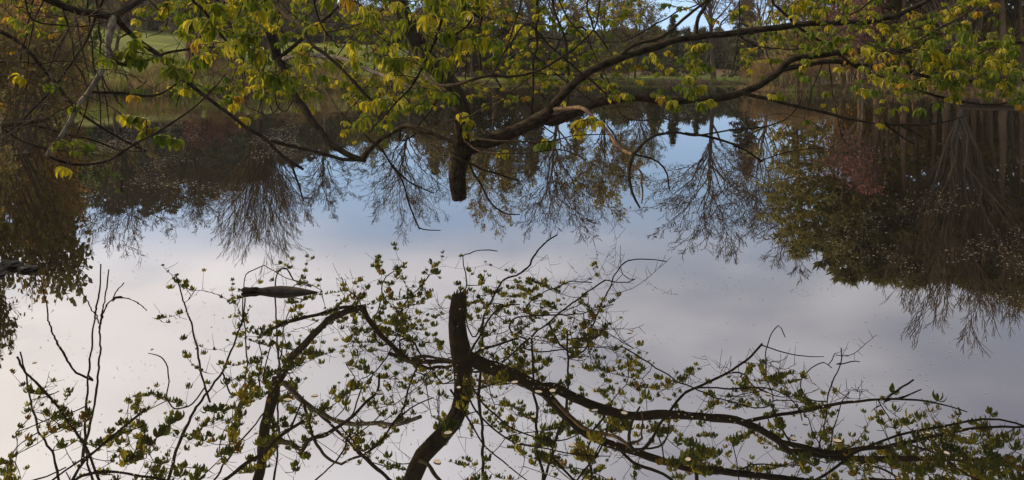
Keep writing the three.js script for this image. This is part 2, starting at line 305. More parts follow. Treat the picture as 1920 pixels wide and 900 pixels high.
// dark conifers behind the middle shore
[[815, 116, 12.5, 1], [856, 111, 14, 2], [905, 113, 13.2, 3], [948, 109, 14.2, 1], [1000, 118, 12.8, 2], [1225, 117, 7.4, 3], [1262, 113, 8.4, 1], [1305, 120, 7.4, 2], [1400, 104, 12, 3], [715, 124, 7.5, 1], [1080, 122, 10, 2]].forEach(([px, f, h, s], i) =>
  evergreen('conifer_tree', ['dark conifer left of the broken hanging limb', 'dark conifer directly behind the broken hanging limb', 'second dark conifer right of the broken hanging limb', 'broad dark conifer at the grove edge over the far water', 'dark conifer behind the wide bare tree', 'dark conifer right of the round bush', 'pointed dark conifer against blue sky beside the golden willow', 'dark conifer left of the tall bare trunk', 'dark conifer behind the brown brush point', 'low dark conifer behind the round-crowned bare tree', 'dark conifer behind the golden willow'][i], px, f, h, 40 + s, { bare: 0.04, wide: 0.27, boughs: 54, tufts: 16, size: 0.058 }, M.darkConifer, { turn: i * 1.7, group: 'dark conifers behind the far shore' }));
// budding trees closing the middle of the far shore
[[690, 112, 9.5, 12, 'low budding tree left of the round-crowned bare tree'], [830, 104, 11.5, 19, 'budding tree right of the round-crowned bare tree'], [885, 106, 13.5, 12, 'budding olive tree left of the narrow yellowish tree'], [975, 105, 14, 19, 'budding olive tree right of the narrow yellowish tree'], [1190, 104, 11, 12, 'budding tree right of the golden willow']].forEach(([px, f, h, s, label], i) =>
  tree('budding_tree', label, px, f, h, 'dome', s, { leaf: { count: 3600, size: 0.012, spread: 0.04 }, leafMaterial: M.olive, wide: 0.95, turn: i * 1.9, group: 'budding trees on the far shore' }));
// olive evergreens on the right
[[1500, 69, 14.2, 4, 'first olive evergreen behind the brown brush point'], [1575, 71, 14.8, 5, 'olive evergreen left of the pink blossoming tree'], [1655, 68, 16, 6, 'tall olive evergreen over the pink blossoming tree'], [1745, 72, 15.2, 4, 'olive evergreen between the pink tree and the tallest bare tree'], [1835, 70, 17, 5, 'olive evergreen right of the tallest bare tree'], [1925, 66, 17.5, 6, 'olive evergreen cut by the right edge']].forEach(([px, f, h, s, label], i) =>
  evergreen('evergreen_tree', label, px, f, h, 50 + s, { bare: i ? 0.34 : 0.12, wide: 0.25, round: 1, boughs: 52, tufts: 17, size: 0.045, r: 0.012 }, M.olive, { turn: i * 2.1, group: 'olive evergreens on the right bank' }));
// pines with bare trunks on the right bank
[[1583, 66, 15.5], [1612, 70, 16], [1640, 65, 15], [1668, 67, 14.6], [1700, 64.5, 15.4], [1722, 69, 16], [1752, 65.5, 15.2], [1778, 64, 14.8], [1808, 66.5, 15.8], [1832, 63, 15], [1858, 65, 15.6], [1884, 61, 15], [1908, 63.5, 15.5]].forEach(([px, f, h], i) =>
  evergreen('pine_tree', i < 13 ? ['first', 'second', 'third', 'fourth', 'fifth', 'sixth', 'seventh', 'eighth', 'ninth', 'tenth', 'eleventh', 'twelfth', 'thirteenth'][i] + ' bare-trunked dark pine right of the brown brush point' : 'dark pine beyond the right edge', px, f, h, 60 + i % 4, { bare: 0.52, wide: 0.19, round: 1, boughs: 22, tufts: 15, size: 0.05, r: 0.014 + 0.004 * (i % 3) }, M.pine, { turn: i * 1.3, group: 'pines on the right bank' }));
// brown undergrowth trees behind the pines
[[1590, 76, 8.5, 21], [1640, 79, 9.5, 22], [1690, 76, 8.8, 23], [1740, 78, 9.6, 21], [1790, 76, 9, 22], [1840, 78, 9.8, 23], [1890, 75, 9.2, 21], [1935, 73, 9.4, 22]].forEach(([px, f, h, s], i) => tree('understorey_tree', ['first', 'second', 'third', 'fourth', 'fifth', 'sixth', 'seventh', 'eighth'][i] + ' brown-leaved thicket tree behind the pine trunks', px, f, h, 'shrub', s, { leaf: { count: 5000, size: 0.022, spread: 0.08 }, leafMaterial: i % 3 === 1 ? M.olive : i % 3 === 2 ? M.willow : M.brownLeaf, wide: 0.8, twig: M.warmTwig, turn: i * 2.2, group: 'thicket behind the pines' }));
// blossoming trees
const BLOSSOM = { count: 3600, size: 0.014, spread: 0.06, long: 1.1 };
tree('redbud_tree', 'pink blossoming tree among the right bank pines', 1618, 62.6, 8.6, 'spread', 17, { leaf: { count: 2200, size: 0.014, spread: 0.16, long: 1.1 }, leafMaterial: M.pink, wide: 1.05, group: 'pink blossoming trees' });
tree('redbud_tree', 'pink blossoming tree on the far left grass', 385, 70, 4.6, 'shrub', 21, { leaf: BLOSSOM, leafMaterial: M.pink, wide: 0.8, group: 'pink blossoming trees' });
tree('redbud_tree', 'smaller pink blossoming tree on the far left grass', 425, 71, 4.0, 'shrub', 22, { leaf: BLOSSOM, leafMaterial: M.pink, wide: 0.8, group: 'pink blossoming trees' });
// pale row on the left slope
[[195, 128, 9], [222, 131, 10], [247, 127, 9.4], [275, 132, 8.6]].forEach(([px, f, h], i) => tree('pale_tree', ['leftmost', 'second from the left', 'third from the left', 'rightmost'][i] + ' pale budding tree of the row on the left slope', px, f, h, 'poplar', 16, { leaf: { count: 3400, size: 0.009, spread: 0.03 }, leafMaterial: M.paleTree, wide: 0.9, turn: i, group: 'pale trees on the left slope' }));
// shrubs
const BUSHY = { count: 4800, size: 0.022, spread: 0.06 };
const shrub = (label, px, f, h, seed, mat, wide = 0.9, twig = M.redTwig, leaf = BUSHY, group) => tree('shrub', label, px, f, h, 'shrub', seed, { leaf, leafMaterial: mat, wide, twig, group, category: 'shrub', turn: seed + px });
shrub('large brown budding shrub filling the left bank', 12, 27, 6.6, 21, M.brownLeaf, 0.62);
shrub('green leafy shrub behind the brown shrub on the left bank', 58, 39, 7.4, 22, M.green, 0.62, M.farTwig, { count: 9000, size: 0.025, spread: 0.08 });
shrub('brown budding shrub at the water by the green left shrub', 84, 33, 4.6, 23, M.brownLeaf, 0.62);
shrub('dark green shrub leaning in at the left edge', -40, 18, 5.4, 22, M.bud, 0.6);
shrub('low dark shrub above the rocks at the left edge', -75, 8.6, 1.5, 23, M.bud, 0.6, M.redTwig, { count: 2500, size: 0.03, spread: 0.08 });
const THIN = { count: 1500, size: 0.012, spread: 0.05 };
[[1412, 66, 2.2], [1438, 65.5, 3], [1466, 65, 3.4], [1494, 66, 3.4], [1522, 65, 3], [1548, 64.5, 2.7]].forEach(([px, f, h], i) => shrub(['first', 'second', 'third', 'fourth', 'fifth', 'sixth'][i] + ' brown leafless bush from the tip of the right-hand point', px, f, h, 21 + i % 3, M.brownLeaf, 0.9, M.warmTwig, THIN, 'brown brush on the right-hand point'));
shrub('round green bush on the far grass strip', 1158, 96, 4.6, 22, M.olive, 0.7, M.farTwig, { count: 9000, size: 0.025, spread: 0.08 });
[[260, 59.5, 1.6], [300, 60, 2.1], [345, 60.5, 2.2], [395, 61, 2.4], [450, 61.5, 2.4], [540, 63.5, 3], [585, 70, 3.2], [640, 78, 3.4]].forEach(([px, f, h], i) => shrub(['first', 'second', 'third', 'fourth', 'fifth', 'sixth', 'seventh', 'eighth'][i] + ' brown bush along the far left waterline', px, f, h, 21 + i % 3, M.brownLeaf, 1.0, M.warmTwig, THIN, 'brown brush along the far left waterline'));
// distant woods on the hill: one mass
{
  const R = rngOf(77), k = conifer(91, { bare: 0.05, wide: 0.42, round: 1, boughs: 30, tufts: 7, size: 0.14 }), n = 900, im = new THREE.InstancedMesh(k.leaves, M.darkConifer, n), m = new THREE.Matrix4(), q = new THREE.Quaternion();
  for (let i = 0; i < n; i++) {
    const f = 150 + 190 * R(), px = -250 + 2500 * R(), x = (px - 960) / FOC * f, h = 5 + 4 * R();
    m.compose(V(x, groundAt(x, f) - 0.3, -f), q.setFromAxisAngle(UPV, R() * 6.28), V(h, h, h)); im.setMatrixAt(i, m);
  }
  put(im, 'forest', { kind: 'stuff', label: 'distant dark woods over the hill behind the pond', category: 'woods' });
}
// dry grass along the waterline
{
  const R = rngOf(5), gb = new GB();
  for (let k = 0; k < 9; k++) { const a = R() * 6.28, l = 0.5 + 0.5 * R(), e = V(Math.cos(a) * 0.35 * R(), l, Math.sin(a) * 0.35 * R()), b = V((R() - 0.5) * 0.3, 0, (R() - 0.5) * 0.3), w = V(Math.sin(a) * 0.03, 0, -Math.cos(a) * 0.03); gb.tri(b.clone().add(w), b.clone().sub(w), e.add(b)); }
  const im = new THREE.InstancedMesh(gb.build(), leafMat(C(1, 1, 1), 0.3), 4200), m = new THREE.Matrix4(), q = new THREE.Quaternion(), c = new THREE.Color();
  let i = 0;
  for (let tries = 0; i < 4200 && tries < 120000; tries++) {
    const f = 50 + 55 * R(), x = (R() * 2100 - 90 - 960) / FOC * f, s = pondDistance(x, f); const meadow = x < -14 && s < 45 && R() < 0.35; if (s < 0.02 || (!meadow && s > 3.5 * R() * R() + 0.3)) continue;
    const h = (0.35 + 0.5 * R()) * (x < -12 && s < 3 ? 1.9 : 1); m.compose(V(x, groundAt(x, f) - 0.03, -f), q.setFromAxisAngle(UPV, R() * 6.28), V(h * 1.3, h, h * 1.3)); im.setMatrixAt(i, m);
    const gr = R() < (s > 3 ? 0.85 : 0.45); im.setColorAt(i, gr ? c.setRGB(0.13, 0.17, 0.03) : c.setRGB(0.24, 0.17, 0.08)); i++;
  }
  im.count = i; put(im, 'bank_grass', { kind: 'stuff', label: 'dry and green grass along the far waterline', category: 'grass' });
}

/* ---------- overhanging trees in the foreground ---------- */
const mir = (d, ...pts) => pts.map(([x, yr]) => [x, 6000 / d + 250 - yr, d]);   // a branch traced in its mirror image, at distance d
const at = (x, y, d) => V((x - 960) / FOC * d, EYE - (y - HOR) / FOC * d, -d);
const LEAVES = [M.leafGreen, M.leafDark, M.leafYellow, M.leafPale, M.leafRust];
class Overhang {                                                   // one tree: traced limbs, then sprays of twigs grown from the nearest wood
  constructor(name, label, base, seed) { this.g = thing(name, label, 'tree', null, base); this.o = base; this.nodes = []; this.R = rngOf(seed); this.twigs = new GB(); this.sites = []; }
  limb(name, pts, w, { mat = M.bark, sides = 8, wiggle = 0.012, cap = false, world = false, join = false, swell } = {}) {
    // pts: [x, y, depth] in the photograph, or world points; w: widths in photograph pixels (or metres in world mode) at start and end
    const P = pts.map((p) => p.isVector3 ? p : at(p[0], p[1], p[2])); if (join) { const n = this.nearest(P[0]).p.clone(), m = n.clone().lerp(P[0], 0.5).addScaledVector(V().subVectors(P[0], P[1]), 0.4); P.unshift(n, m); }
    const curve = new THREE.CatmullRomCurve3(P, false, 'centripetal'), len = curve.getLength(), n = clamp(Math.round(len / 0.07), 4, 90), q = [], r = [];
    const d0 = (pts.find((p) => !p.isVector3) ?? [0, 0, 1])[2], d1 = -P[P.length - 1].z, r0 = world ? w[0] / 2 : w[0] * 0.45 * d0 / FOC, r1 = world ? w[1] / 2 : w[1] * 0.45 * d1 / FOC;
    for (let k = 0; k <= n; k++) {
      const t = k / n, p = curve.getPointAt(t), s = wiggle * Math.min(1, Math.sin(Math.PI * t) * 2), rr = lerp(r0, r1, t);
      p.x += s * noise.noise(p.x * 6, p.y * 6, 1.5 + p.z); p.y += s * noise.noise(p.x * 6, p.y * 6, 7.5 + p.z); p.z += s * noise.noise(p.x * 6, p.y * 6, 4.5 + p.z);
      q.push(p); r.push(rr * (swell ? swell(t) : 1) * (1 + (r0 > 0.05 ? 0.04 : 0.12) * noise.noise(t * len * 5, r0 * 100, 3)));
      this.nodes.push({ p, r: rr });
    }
    const gb = new GB(); gb.lump = r0 > 0.015 ? 0.28 : 0; gb.tube(q.map((p) => p.clone().sub(this.o)), r, sides, cap);
    return part(name, gb.build(), mat, this.g);
  }
  nearest(p) { let best = null, bd = 1e9; for (const n of this.nodes) { const d = n.p.distanceToSquared(p) + (n.r < 0.003 ? 0.05 : 0); if (d < bd) { bd = d; best = n; } } return best; }
  spray(p, { len = 0.7, leaves = 9, r = 0.0068, size = 0.1, az = this.R() * 6.2832, rise = 0.35 } = {}) {
    const R = this.R, sag = 0.4 + 2.2 * R() * R(), n = this.nearest(p), from = n.p, gap = from.distanceTo(p), pts = [from.clone()], d = V(Math.cos(az), rise * (0.4 + R()) + (rise > 0 ? (R() - 0.5) * 1.2 : 0), Math.sin(az)).normalize();
    const steps = Math.max(2, Math.round(gap / 0.16)), mid = from.clone().lerp(p, 0.5).addScaledVector(d, -0.15 * gap).add(V((R() - 0.5) * gap * 0.3, (R() - 0.3) * gap * 0.35, (R() - 0.5) * gap * 0.3));
    for (let k = 1; k <= steps; k++) { const t = k / steps, a = from.clone().lerp(mid, t), b = mid.clone().lerp(p, t), c = a.lerp(b, t); c.x += (R() - 0.5) * 0.02; c.y += (R() - 0.5) * 0.02; pts.push(c); }
    const q = p.clone(), m = Math.max(4, Math.round(len / 0.075)), sites = [];
    for (let k = 0; k < m; k++) { d.y -= (0.14 * R() + 0.02) * sag; d.x += (R() - 0.5) * 0.45; d.y += (R() - 0.5) * 0.3; d.z += (R() - 0.5) * 0.45; d.normalize(); q.addScaledVector(d, len / m); pts.push(q.clone()); sites.push(q.clone()); }
    const rr = Math.min(n.r, r * (1 + gap * 0.35)); this.twigs.tube(pts.map((x) => x.clone().sub(this.o)), pts.map((_, k) => lerp(rr, 0.003, k / (pts.length - 1))), 4);
    pts.forEach((x, k) => { if (k && k < pts.length - 2) this.nodes.push({ p: x, r: lerp(rr, 0.0016, k / pts.length) }); });
    // side twiglets
    for (let k = 1; k < pts.length - 1; k++) if (R() < 0.75) {
      const dd = V(R() - 0.5, R() - 0.45, R() - 0.5).normalize(), l = (0.06 + 0.2 * R()) * Math.min(1, len / 0.5), e = [pts[k].clone()]; for (let s = 1; s <= 3; s++) { dd.y -= 0.12; e.push(e[s - 1].clone().addScaledVector(dd, l / 3)); }
      this.twigs.tube(e.map((x) => x.clone().sub(this.o)), [0.0042, 0.0036, 0.003, 0.0024], 3); if (leaves && R() < 0.75) sites.push(e[3]);
    }
    if (leaves) { const keep = Math.min(1, leaves / sites.length); for (const s of sites) if (R() < keep) this.sites.push({ p: s, size: size * (0.45 + 0.95 * R()) }); }
  }
  finish(CLUSTERS = SHORT) {
    part('twigs', this.twigs.build(), M.twig, this.g, { kind: 'stuff' });
    const R = this.R, d = (s) => s.size / Math.max(1, -s.p.z), inView = (s) => { const f = -s.p.z, x = 960 + s.p.x / f * FOC, y = HOR + (EYE - s.p.y) / f * FOC; return x > -30 && x < 1950 && y > -30 && y < 930 ? 1 : 0; };
    this.sites.sort((a, b) => d(b) * inView(b) - d(a) * inView(a));
    const rest = {}; const m = new THREE.Matrix4(), q = new THREE.Quaternion(), e = new THREE.Euler();
    this.sites.forEach((s, i) => {
      const v = Math.floor(R() * CLUSTERS.length), u = R(), k = u < 0.42 ? 0 : u < 0.65 ? 1 : u < 0.86 ? 2 : u < 0.96 ? 3 : 4, mat = LEAVES[k];
      e.set((R() - 0.5) * 0.6, R() * 6.28, (R() - 0.5) * 0.6); q.setFromEuler(e); m.compose(s.p.clone().sub(this.o), q, V(s.size, s.size, s.size));
      if (i < 300) { const l = part('leaf_cluster', CLUSTERS[v], mat, this.g); l.applyMatrix4(m); }
      else (rest[k] ??= []).push([v, m.clone()]);
    });
    for (const k in rest) {
      const gb = { p: [], n: [], uv: [], i: [] }, nm = new THREE.Matrix3(), a = V();
      for (const [v, mm] of rest[k]) {
        const g = CLUSTERS[v], P = g.attributes.position, N = g.attributes.normal, base = gb.p.length / 3; nm.getNormalMatrix(mm);
        for (let j = 0; j < P.count; j++) { a.fromBufferAttribute(P, j).applyMatrix4(mm); gb.p.push(a.x, a.y, a.z); a.fromBufferAttribute(N, j).applyMatrix3(nm).normalize(); gb.n.push(a.x, a.y, a.z); }
        for (const j of g.index.array) gb.i.push(base + j);
      }
      const g = new THREE.BufferGeometry(); g.setAttribute('position', new THREE.Float32BufferAttribute(gb.p, 3)); g.setAttribute('normal', new THREE.Float32BufferAttribute(gb.n, 3)); g.setIndex(gb.i);
      part('foliage', g, LEAVES[k], this.g, { kind: 'stuff' });
    }
  }
}
// young drooping leaves: five to eight folded leaflets hanging from one bud, size 1
const clusterSet = (seeds, n0, n1, l0, l1, w0, e0, e1) => seeds.map((seed) => {
  const R = rngOf(seed * 97), gb = new GB(), n = n0 + Math.floor(R() * n1);
  for (let k = 0; k < n; k++) {
    const az = k * 6.2832 / n + R() * 0.7, L = lerp(l0, l1, R()), wd = w0 + 0.05 * R(); let el = lerp(e0, e1, R());
    const out = V(Math.cos(az), 0, Math.sin(az)), side = V(-Math.sin(az), 0, Math.cos(az)), p = V(0, 0, 0), st = [];
    for (let s = 0; s <= 4; s++) {
      const w = wd * [0.12, 0.8, 1.0, 0.62, 0.0][s], nrm = V().copy(out).multiplyScalar(-Math.sin(el)).addScaledVector(UPV, Math.cos(el));
      st.push([p.clone().addScaledVector(side, w).addScaledVector(nrm, w * 0.5), p.clone(), p.clone().addScaledVector(side, -w).addScaledVector(nrm, w * 0.5)]);
      p.addScaledVector(out, Math.cos(el) * L / 4).addScaledVector(UPV, Math.sin(el) * L / 4); el -= 0.28 + 0.25 * R();
    }
    for (let s = 0; s < 4; s++) { const [a, b, c] = st[s], [d, e, f] = st[s + 1]; if (s < 3) { gb.quad(a, b, e, d); gb.quad(b, c, f, e); } else { gb.tri(a, b, e); gb.tri(b, c, e); } }
  }
  return gb.build();
});
const SHORT = clusterSet([1, 2, 3, 4, 5, 6], 6, 3, 0.6, 0.9, 0.15, 0.15, -1.0);      // small, tight
const LONG = clusterSet([7, 8, 9, 10, 11, 12], 5, 4, 0.75, 1.25, 0.115, 0.3, -1.0);   // larger, more open

// --- left tree: stands on the near bank left of the camera
const L = new Overhang('overhanging_tree', 'near tree reaching in from the left with pale grey forked branch', V(-5.6, 0.35, 1.6), 301);
{
  const J = [213, 30, 6.6], top = V(-5.1, 4.2, -1.5);
  L.limb('trunk', [V(-5.6, 0.2, 1.6), V(-5.5, 1.5, 1.5), V(-5.2, 3.0, 1.0), V(-5.1, 4.4, 0.4), V(-5.0, 6.2, 0.2)], [0.42, 0.2], { world: true, sides: 12 });
  L.limb('limb', [V(-5.15, 3.2, 0.9), V(-5.2, 3.6, -1.2), V(-4.9, 3.0, -4.0), [40, -25, 6.2], [89, -3, 6.4], [142, 20, 6.5], [185, 27, 6.6], J], [26, 15], { sides: 10 });
  L.limb('limb', [J, [235, 18, 6.7], [270, -4, 6.9], [330, -60, 7.2]], [14, 8]);
  L.limb('limb', [J, [228, 46, 6.7], [263, 80, 7.0], [313, 117, 7.0], [334, 139, 7.0], [373, 171, 7.0], [427, 210, 7.0], [462, 238, 7.0], [498, 263, 7.0], [533, 295, 7.0], [569, 318, 7.0]], [12, 6]);
  L.limb('branch', [[544, 302, 7], [556, 335, 6.95], [569, 377, 6.9]], [6, 3], { sides: 6 });
  L.limb('limb', [J, [207, 60, 6.55], [201, 89, 6.5], [203, 110, 6.5], [185, 142, 6.4], [167, 171, 6.4], [149, 196, 6.3], [124, 238, 6.2], [103, 270, 6.1], [87, 292, 6.1]], [13, 9], { mat: M.greyBark });
  L.limb('branch', [[203, 111, 6.5], [231, 121, 6.6], [270, 114, 6.8], [320, 98, 7], [373, 90, 7.2], [402, 89, 7.4]], [9, 4]);
  L.limb('branch', [[167, 172, 6.4], [199, 174, 6.5], [245, 176, 6.6], [270, 180, 6.7], [299, 176, 6.8], [356, 139, 7], [391, 103, 7.1], [402, 78, 7.2]], [6.5, 3], { sides: 6 });
  L.limb('branch', [[87, 292, 6.1], [124, 306, 6.2], [153, 311, 6.3], [199, 302, 6.4], [228, 286, 6.5], [292, 249, 6.7], [356, 206, 6.9], [388, 180, 7], [423, 139, 7.2]], [6.5, 3], { sides: 6 });
  L.limb('limb', [[-70, 30, 6.6], [0, 59, 6.7], [39, 80, 6.8], [71, 116, 6.9], [107, 160, 7], [139, 199, 7.1], [156, 217, 7.2], [199, 245, 7.3], [242, 268, 7.4], [274, 284, 7.5]], [9, 4]);
  L.limb('limb', [V(-4.9, 3.1, -3.6), [-160, 150, 6.2], [-70, 238, 6.3], [0, 237, 6.4], [46, 231, 6.5], [92, 222, 6.6]], [12, 8], { cap: true });
  L.limb('branch', [[88, 223, 6.6], [115, 205, 6.7], [139, 194, 6.8]], [3, 2], { sides: 5 });
  L.limb('branch', [[-70, 230, 6.3], [0, 242, 6.4], [39, 263, 6.5], [85, 279, 6.5], [124, 283, 6.6]], [6, 3], { sides: 6 });
  L.limb('branch', [[46, 231, 6.5], [71, 236, 6.6], [124, 252, 6.8], [185, 267, 7], [228, 281, 7.1], [267, 284, 7.2]], [5.5, 2.5], { sides: 6 });
  L.limb('branch', [[114, 9, 6.45], [135, 71, 6.5], [139, 117, 6.5], [153, 135, 6.5], [167, 178, 6.5], [156, 220, 6.5], [124, 302, 6.4]], [4, 2.5], { sides: 5 });
  L.limb('branch', [[142, 20, 6.5], [153, 89, 6.6], [165, 135, 6.6]], [3.5, 2], { sides: 5 });
  L.limb('branch', [[84, -4, 6.4], [64, 43, 6.4], [53, 107, 6.5], [48, 190, 6.5]], [3.5, 2], { sides: 5 });
  L.limb('branch', [[-60, 112, 6.6], [0, 118, 6.7], [46, 116, 6.7], [78, 121, 6.8], [107, 114, 6.9], [153, 116, 7]], [4.5, 2], { sides: 5 });
  L.limb('branch', [[40, -25, 6.2], [64, 39, 6.3], [117, 46, 6.4], [160, 50, 6.5], [199, 41, 6.6]], [4.5, 2.5], { sides: 5 });
  L.limb('limb', [[270, -4, 6.9], [320, -70, 8.2], [225, -60, 9], [183, 24, 9], [160, 80, 9], [127, 127, 9], [83, 184, 9], [47, 220, 9], [32, 247, 9]], [10, 4.5]);
}
// --- middle tree: its trunk stands behind the camera, two limbs hang broken over the water
const B = new Overhang('overhanging_tree', 'near tree with thick broken limb hanging over the middle of the pond', V(-2.6, 0.45, 2.4), 302);
{
  B.limb('trunk', [V(-2.6, 0.2, 2.4), V(-2.6, 2, 2.3), V(-2.4, 4.2, 1.8), V(-2.3, 6.4, 0.8), V(-2.2, 7.6, 0.2)], [0.62, 0.34], { world: true, sides: 14 });
  // the thick hanging limb
  B.limb('limb', [V(-2.3, 6.2, 0.9), V(-2.6, 6.9, -2.4), V(-2.3, 5.9, -5.8), V(-1.75, 4.0, -7.8), [730, -30, 8.5], [757, 28, 8.5], [772, 57, 8.5], [790, 95, 8.5], [818, 128, 8.5], [846, 160, 8.5], [861, 188, 8.5], [868, 228, 8.5], [867, 268, 8.55], [862, 298, 8.65], [858, 320, 8.75], [859, 350, 8.85], [861, 371, 8.9]], [33, 33], { sides: 16, cap: true, wiggle: 0.02, swell: (t) => 1 + 0.22 * Math.exp(-(((t - 0.95) / 0.03) ** 2)) - 0.12 * smooth(0.985, 1, t) });
  { const sp = new GB(), R = rngOf(4), c = at(861, 371, 8.9); for (let k = 0; k < 9; k++) { const a = k * 0.7, r = 0.045 + 0.02 * R(), x = c.x - B.o.x + Math.cos(a) * r, z = c.z - B.o.z + Math.sin(a) * r, y = c.y - B.o.y; sp.tube([V(x, y + 0.06, z), V(x * 1.0, y - 0.005, z), V(x + 0.006 * (R() - 0.5), y - 0.02 - 0.035 * R(), z)], [0.022, 0.016, 0.003], 5); } part('splinter', sp.build(), M.peeledBark, B.g, { kind: 'stuff' }); }
  // right-hand limbs
  const F1 = [1031, 214, 8.55];
  B.limb('limb', [[862, 292, 8.6], [881, 280, 8.55], [929, 261, 8.55], [980, 240, 8.55], [1006, 226, 8.55], F1], [29, 27], { sides: 12 });
  B.limb('limb', [[1020, 216, 8.55], [1042, 192, 8.55], [1077, 156, 8.55], [1113, 130, 8.57], [1159, 110, 8.6], [1209, 94, 8.6], [1280, 73, 8.6], [1326, 68, 8.6], [1387, 60, 8.6], [1451, 53, 8.6], [1515, 44, 8.6], [1564, 43, 8.6], [1600, 42, 8.6], [1636, 39, 8.7], [1689, 25, 8.8], [1760, -10, 9], [1850, -50, 9.2]], [18, 7], { sides: 10 });
  B.limb('limb', [[1020, 224, 8.55], [1040, 226, 8.53], [1077, 210, 8.5], [1109, 197, 8.5], [1145, 188, 8.45], [1188, 183, 8.4], [1230, 187, 8.4], [1280, 187, 8.38], [1330, 185, 8.37], [1394, 172, 8.4], [1429, 156, 8.4], [1461, 133, 8.45], [1479, 114, 8.45], [1508, 107, 8.5], [1550, 101, 8.5], [1593, 96, 8.5], [1653, 96, 8.5], [1707, 96, 8.5], [1778, 96, 8.5], [1849, 91, 8.5], [1920, 78, 8.5], [1990, 70, 8.5]], [20, 7], { sides: 10 });
  B.limb('limb', [[1465, 131, 8.45], [1500, 124, 8.45], [1550, 116, 8.4], [1586, 117, 8.4], [1618, 123, 8.4], [1657, 126, 8.4], [1689, 133, 8.4], [1740, 143, 8.4], [1820, 152, 8.5], [1960, 148, 8.6]], [11, 4]);
  B.limb('branch', [[1390, 174, 8.38], [1451, 188, 8.36], [1500, 201, 8.3], [1550, 212, 8.3], [1600, 224, 8.25], [1646, 233, 8.2], [1689, 233, 8.2], [1742, 233, 8.15], [1778, 227, 8.13], [1813, 216, 8.13]], [8.5, 2.5]);
  B.limb('branch', [[1685, 234, 8.2], [1705, 243, 8.18], [1728, 256, 8.15]], [5, 2.5], { sides: 6 });
  B.limb('branch', [[1646, 232, 8.2], [1660, 210, 8.2], [1672, 192, 8.2]], [3, 2], { sides: 5 });
  // peeled pale branch coming forward, with its hooks
  B.limb('branch', [[1040, 205, 8.5], [1067, 203, 8.2], [1088, 201, 8], [1113, 220, 7.7], [1138, 245, 7.4], [1159, 274, 7.1], [1177, 286, 6.9], [1188, 290, 6.8]], [9, 6.5], { mat: M.peeledBark });
  B.limb('branch', [[1188, 289, 6.8], [1209, 267, 7], [1237, 252, 7.5], [1280, 249, 8.1], [1305, 254, 8.2], [1369, 245, 8.3], [1440, 235, 8.4], [1479, 220, 8.4], [1500, 192, 8.4], [1504, 176, 8.4]], [8, 2.2], { sides: 6 });
  B.limb('branch', [[1285, 250, 8.15], [1326, 256, 8.3], [1369, 268, 8.4], [1408, 288, 8.5], [1429, 303, 8.6]], [6, 4.5], { sides: 6, cap: true });
  B.limb('branch', [[1360, 265, 8.4], [1395, 272, 8.3], [1410, 250, 8.3], [1450, 232, 8.3]], [4, 2], { sides: 5 });
  B.limb('branch', [[1426, 301, 8.6], [1460, 290, 8.6], [1500, 280, 8.6], [1545, 279, 8.6]], [3, 1.6], { sides: 5 });
  B.limb('branch', [[1188, 288, 6.8], [1182, 305, 6.75], [1180, 330, 6.7], [1187, 367, 6.65], [1200, 390, 6.65]], [9, 4], { sides: 7 });
  B.limb('branch', [[1184, 309, 6.75], [1203, 323, 6.7], [1203, 340, 6.65], [1207, 360, 6.65], [1203, 382, 6.65]], [6, 3], { sides: 6, mat: M.peeledBark });
  B.limb('branch', [[1192, 290, 6.8], [1227, 300, 6.75], [1247, 320, 6.7], [1255, 357, 6.7]], [5, 3], { sides: 6 });
  // second hanging limb on the left of the middle, bent at a low elbow
  B.limb('limb', [V(-2.3, 6.4, 0.8), V(-3.2, 7.4, -3.0), V(-3.7, 6.4, -7.2), V(-3.6, 4.4, -9.8), [488, -60, 10.5], [494, 0, 10.5], [503, 46, 10.5], [512, 78, 10.5], [519, 112, 10.5]], [24, 21], { sides: 12 });
  B.limb('limb', [[519, 105, 10.5], [532, 130, 10.4], [548, 171, 10.2], [569, 203, 10], [587, 228, 9.9], [619, 268, 9.75], [645, 286, 9.65], [668, 296, 9.6], [686, 300, 9.6]], [17, 12], { sides: 10, cap: true });
  B.limb('limb', [[680, 298, 9.6], [690, 284, 9.5], [711, 263, 9.4], [747, 242, 9.2], [764, 236, 9.1], [800, 246, 8.9], [840, 262, 8.7], [858, 268, 8.6]], [12, 9]);
  B.limb('branch', [[764, 236, 9.1], [800, 256, 8.9], [836, 280, 8.5], [860, 296, 8.3], [905, 317, 8.3], [973, 339, 8.3]], [7, 4], { sides: 6 });
  B.limb('branch', [[878, 306, 8.3], [900, 344, 8.3], [919, 379, 8.3], [945, 399, 8.3], [975, 402, 8.3]], [5.5, 2.5], { sides: 6 });
  B.limb('limb', [[533, 110, 10.4], [569, 103, 9.9], [604, 105, 9.5], [640, 110, 9.2], [668, 121, 9], [711, 139, 8.8], [745, 152, 8.6], [790, 175, 8.5]], [11, 7], { mat: M.greyBark });
  B.limb('branch', [[525, 108, 10.5], [565, 75, 10.5], [597, 46, 10.5], [636, 11, 10.5], [670, -30, 10.6]], [9, 4]);
  B.limb('limb', [[497, -10, 10.5], [540, 32, 9.8], [569, 53, 9.3], [576, 75, 9.2], [612, 103, 9], [640, 128, 8.9], [665, 153, 8.8], [686, 178, 8.8], [708, 197, 8.8], [711, 225, 8.9]], [11, 5]);
  B.limb('branch', [[508, 264, 9.5], [548, 274, 9.6], [590, 284, 9.6], [640, 298, 9.6], [676, 300, 9.6]], [7, 7], { sides: 6 });
  B.limb('branch', [[640, 213, 7.2], [665, 238, 7.1], [693, 260, 7], [718, 284, 7], [735, 310, 7], [753, 335, 7], [767, 383, 7], [787, 430, 7]], [5.5, 3.5], { sides: 6 });
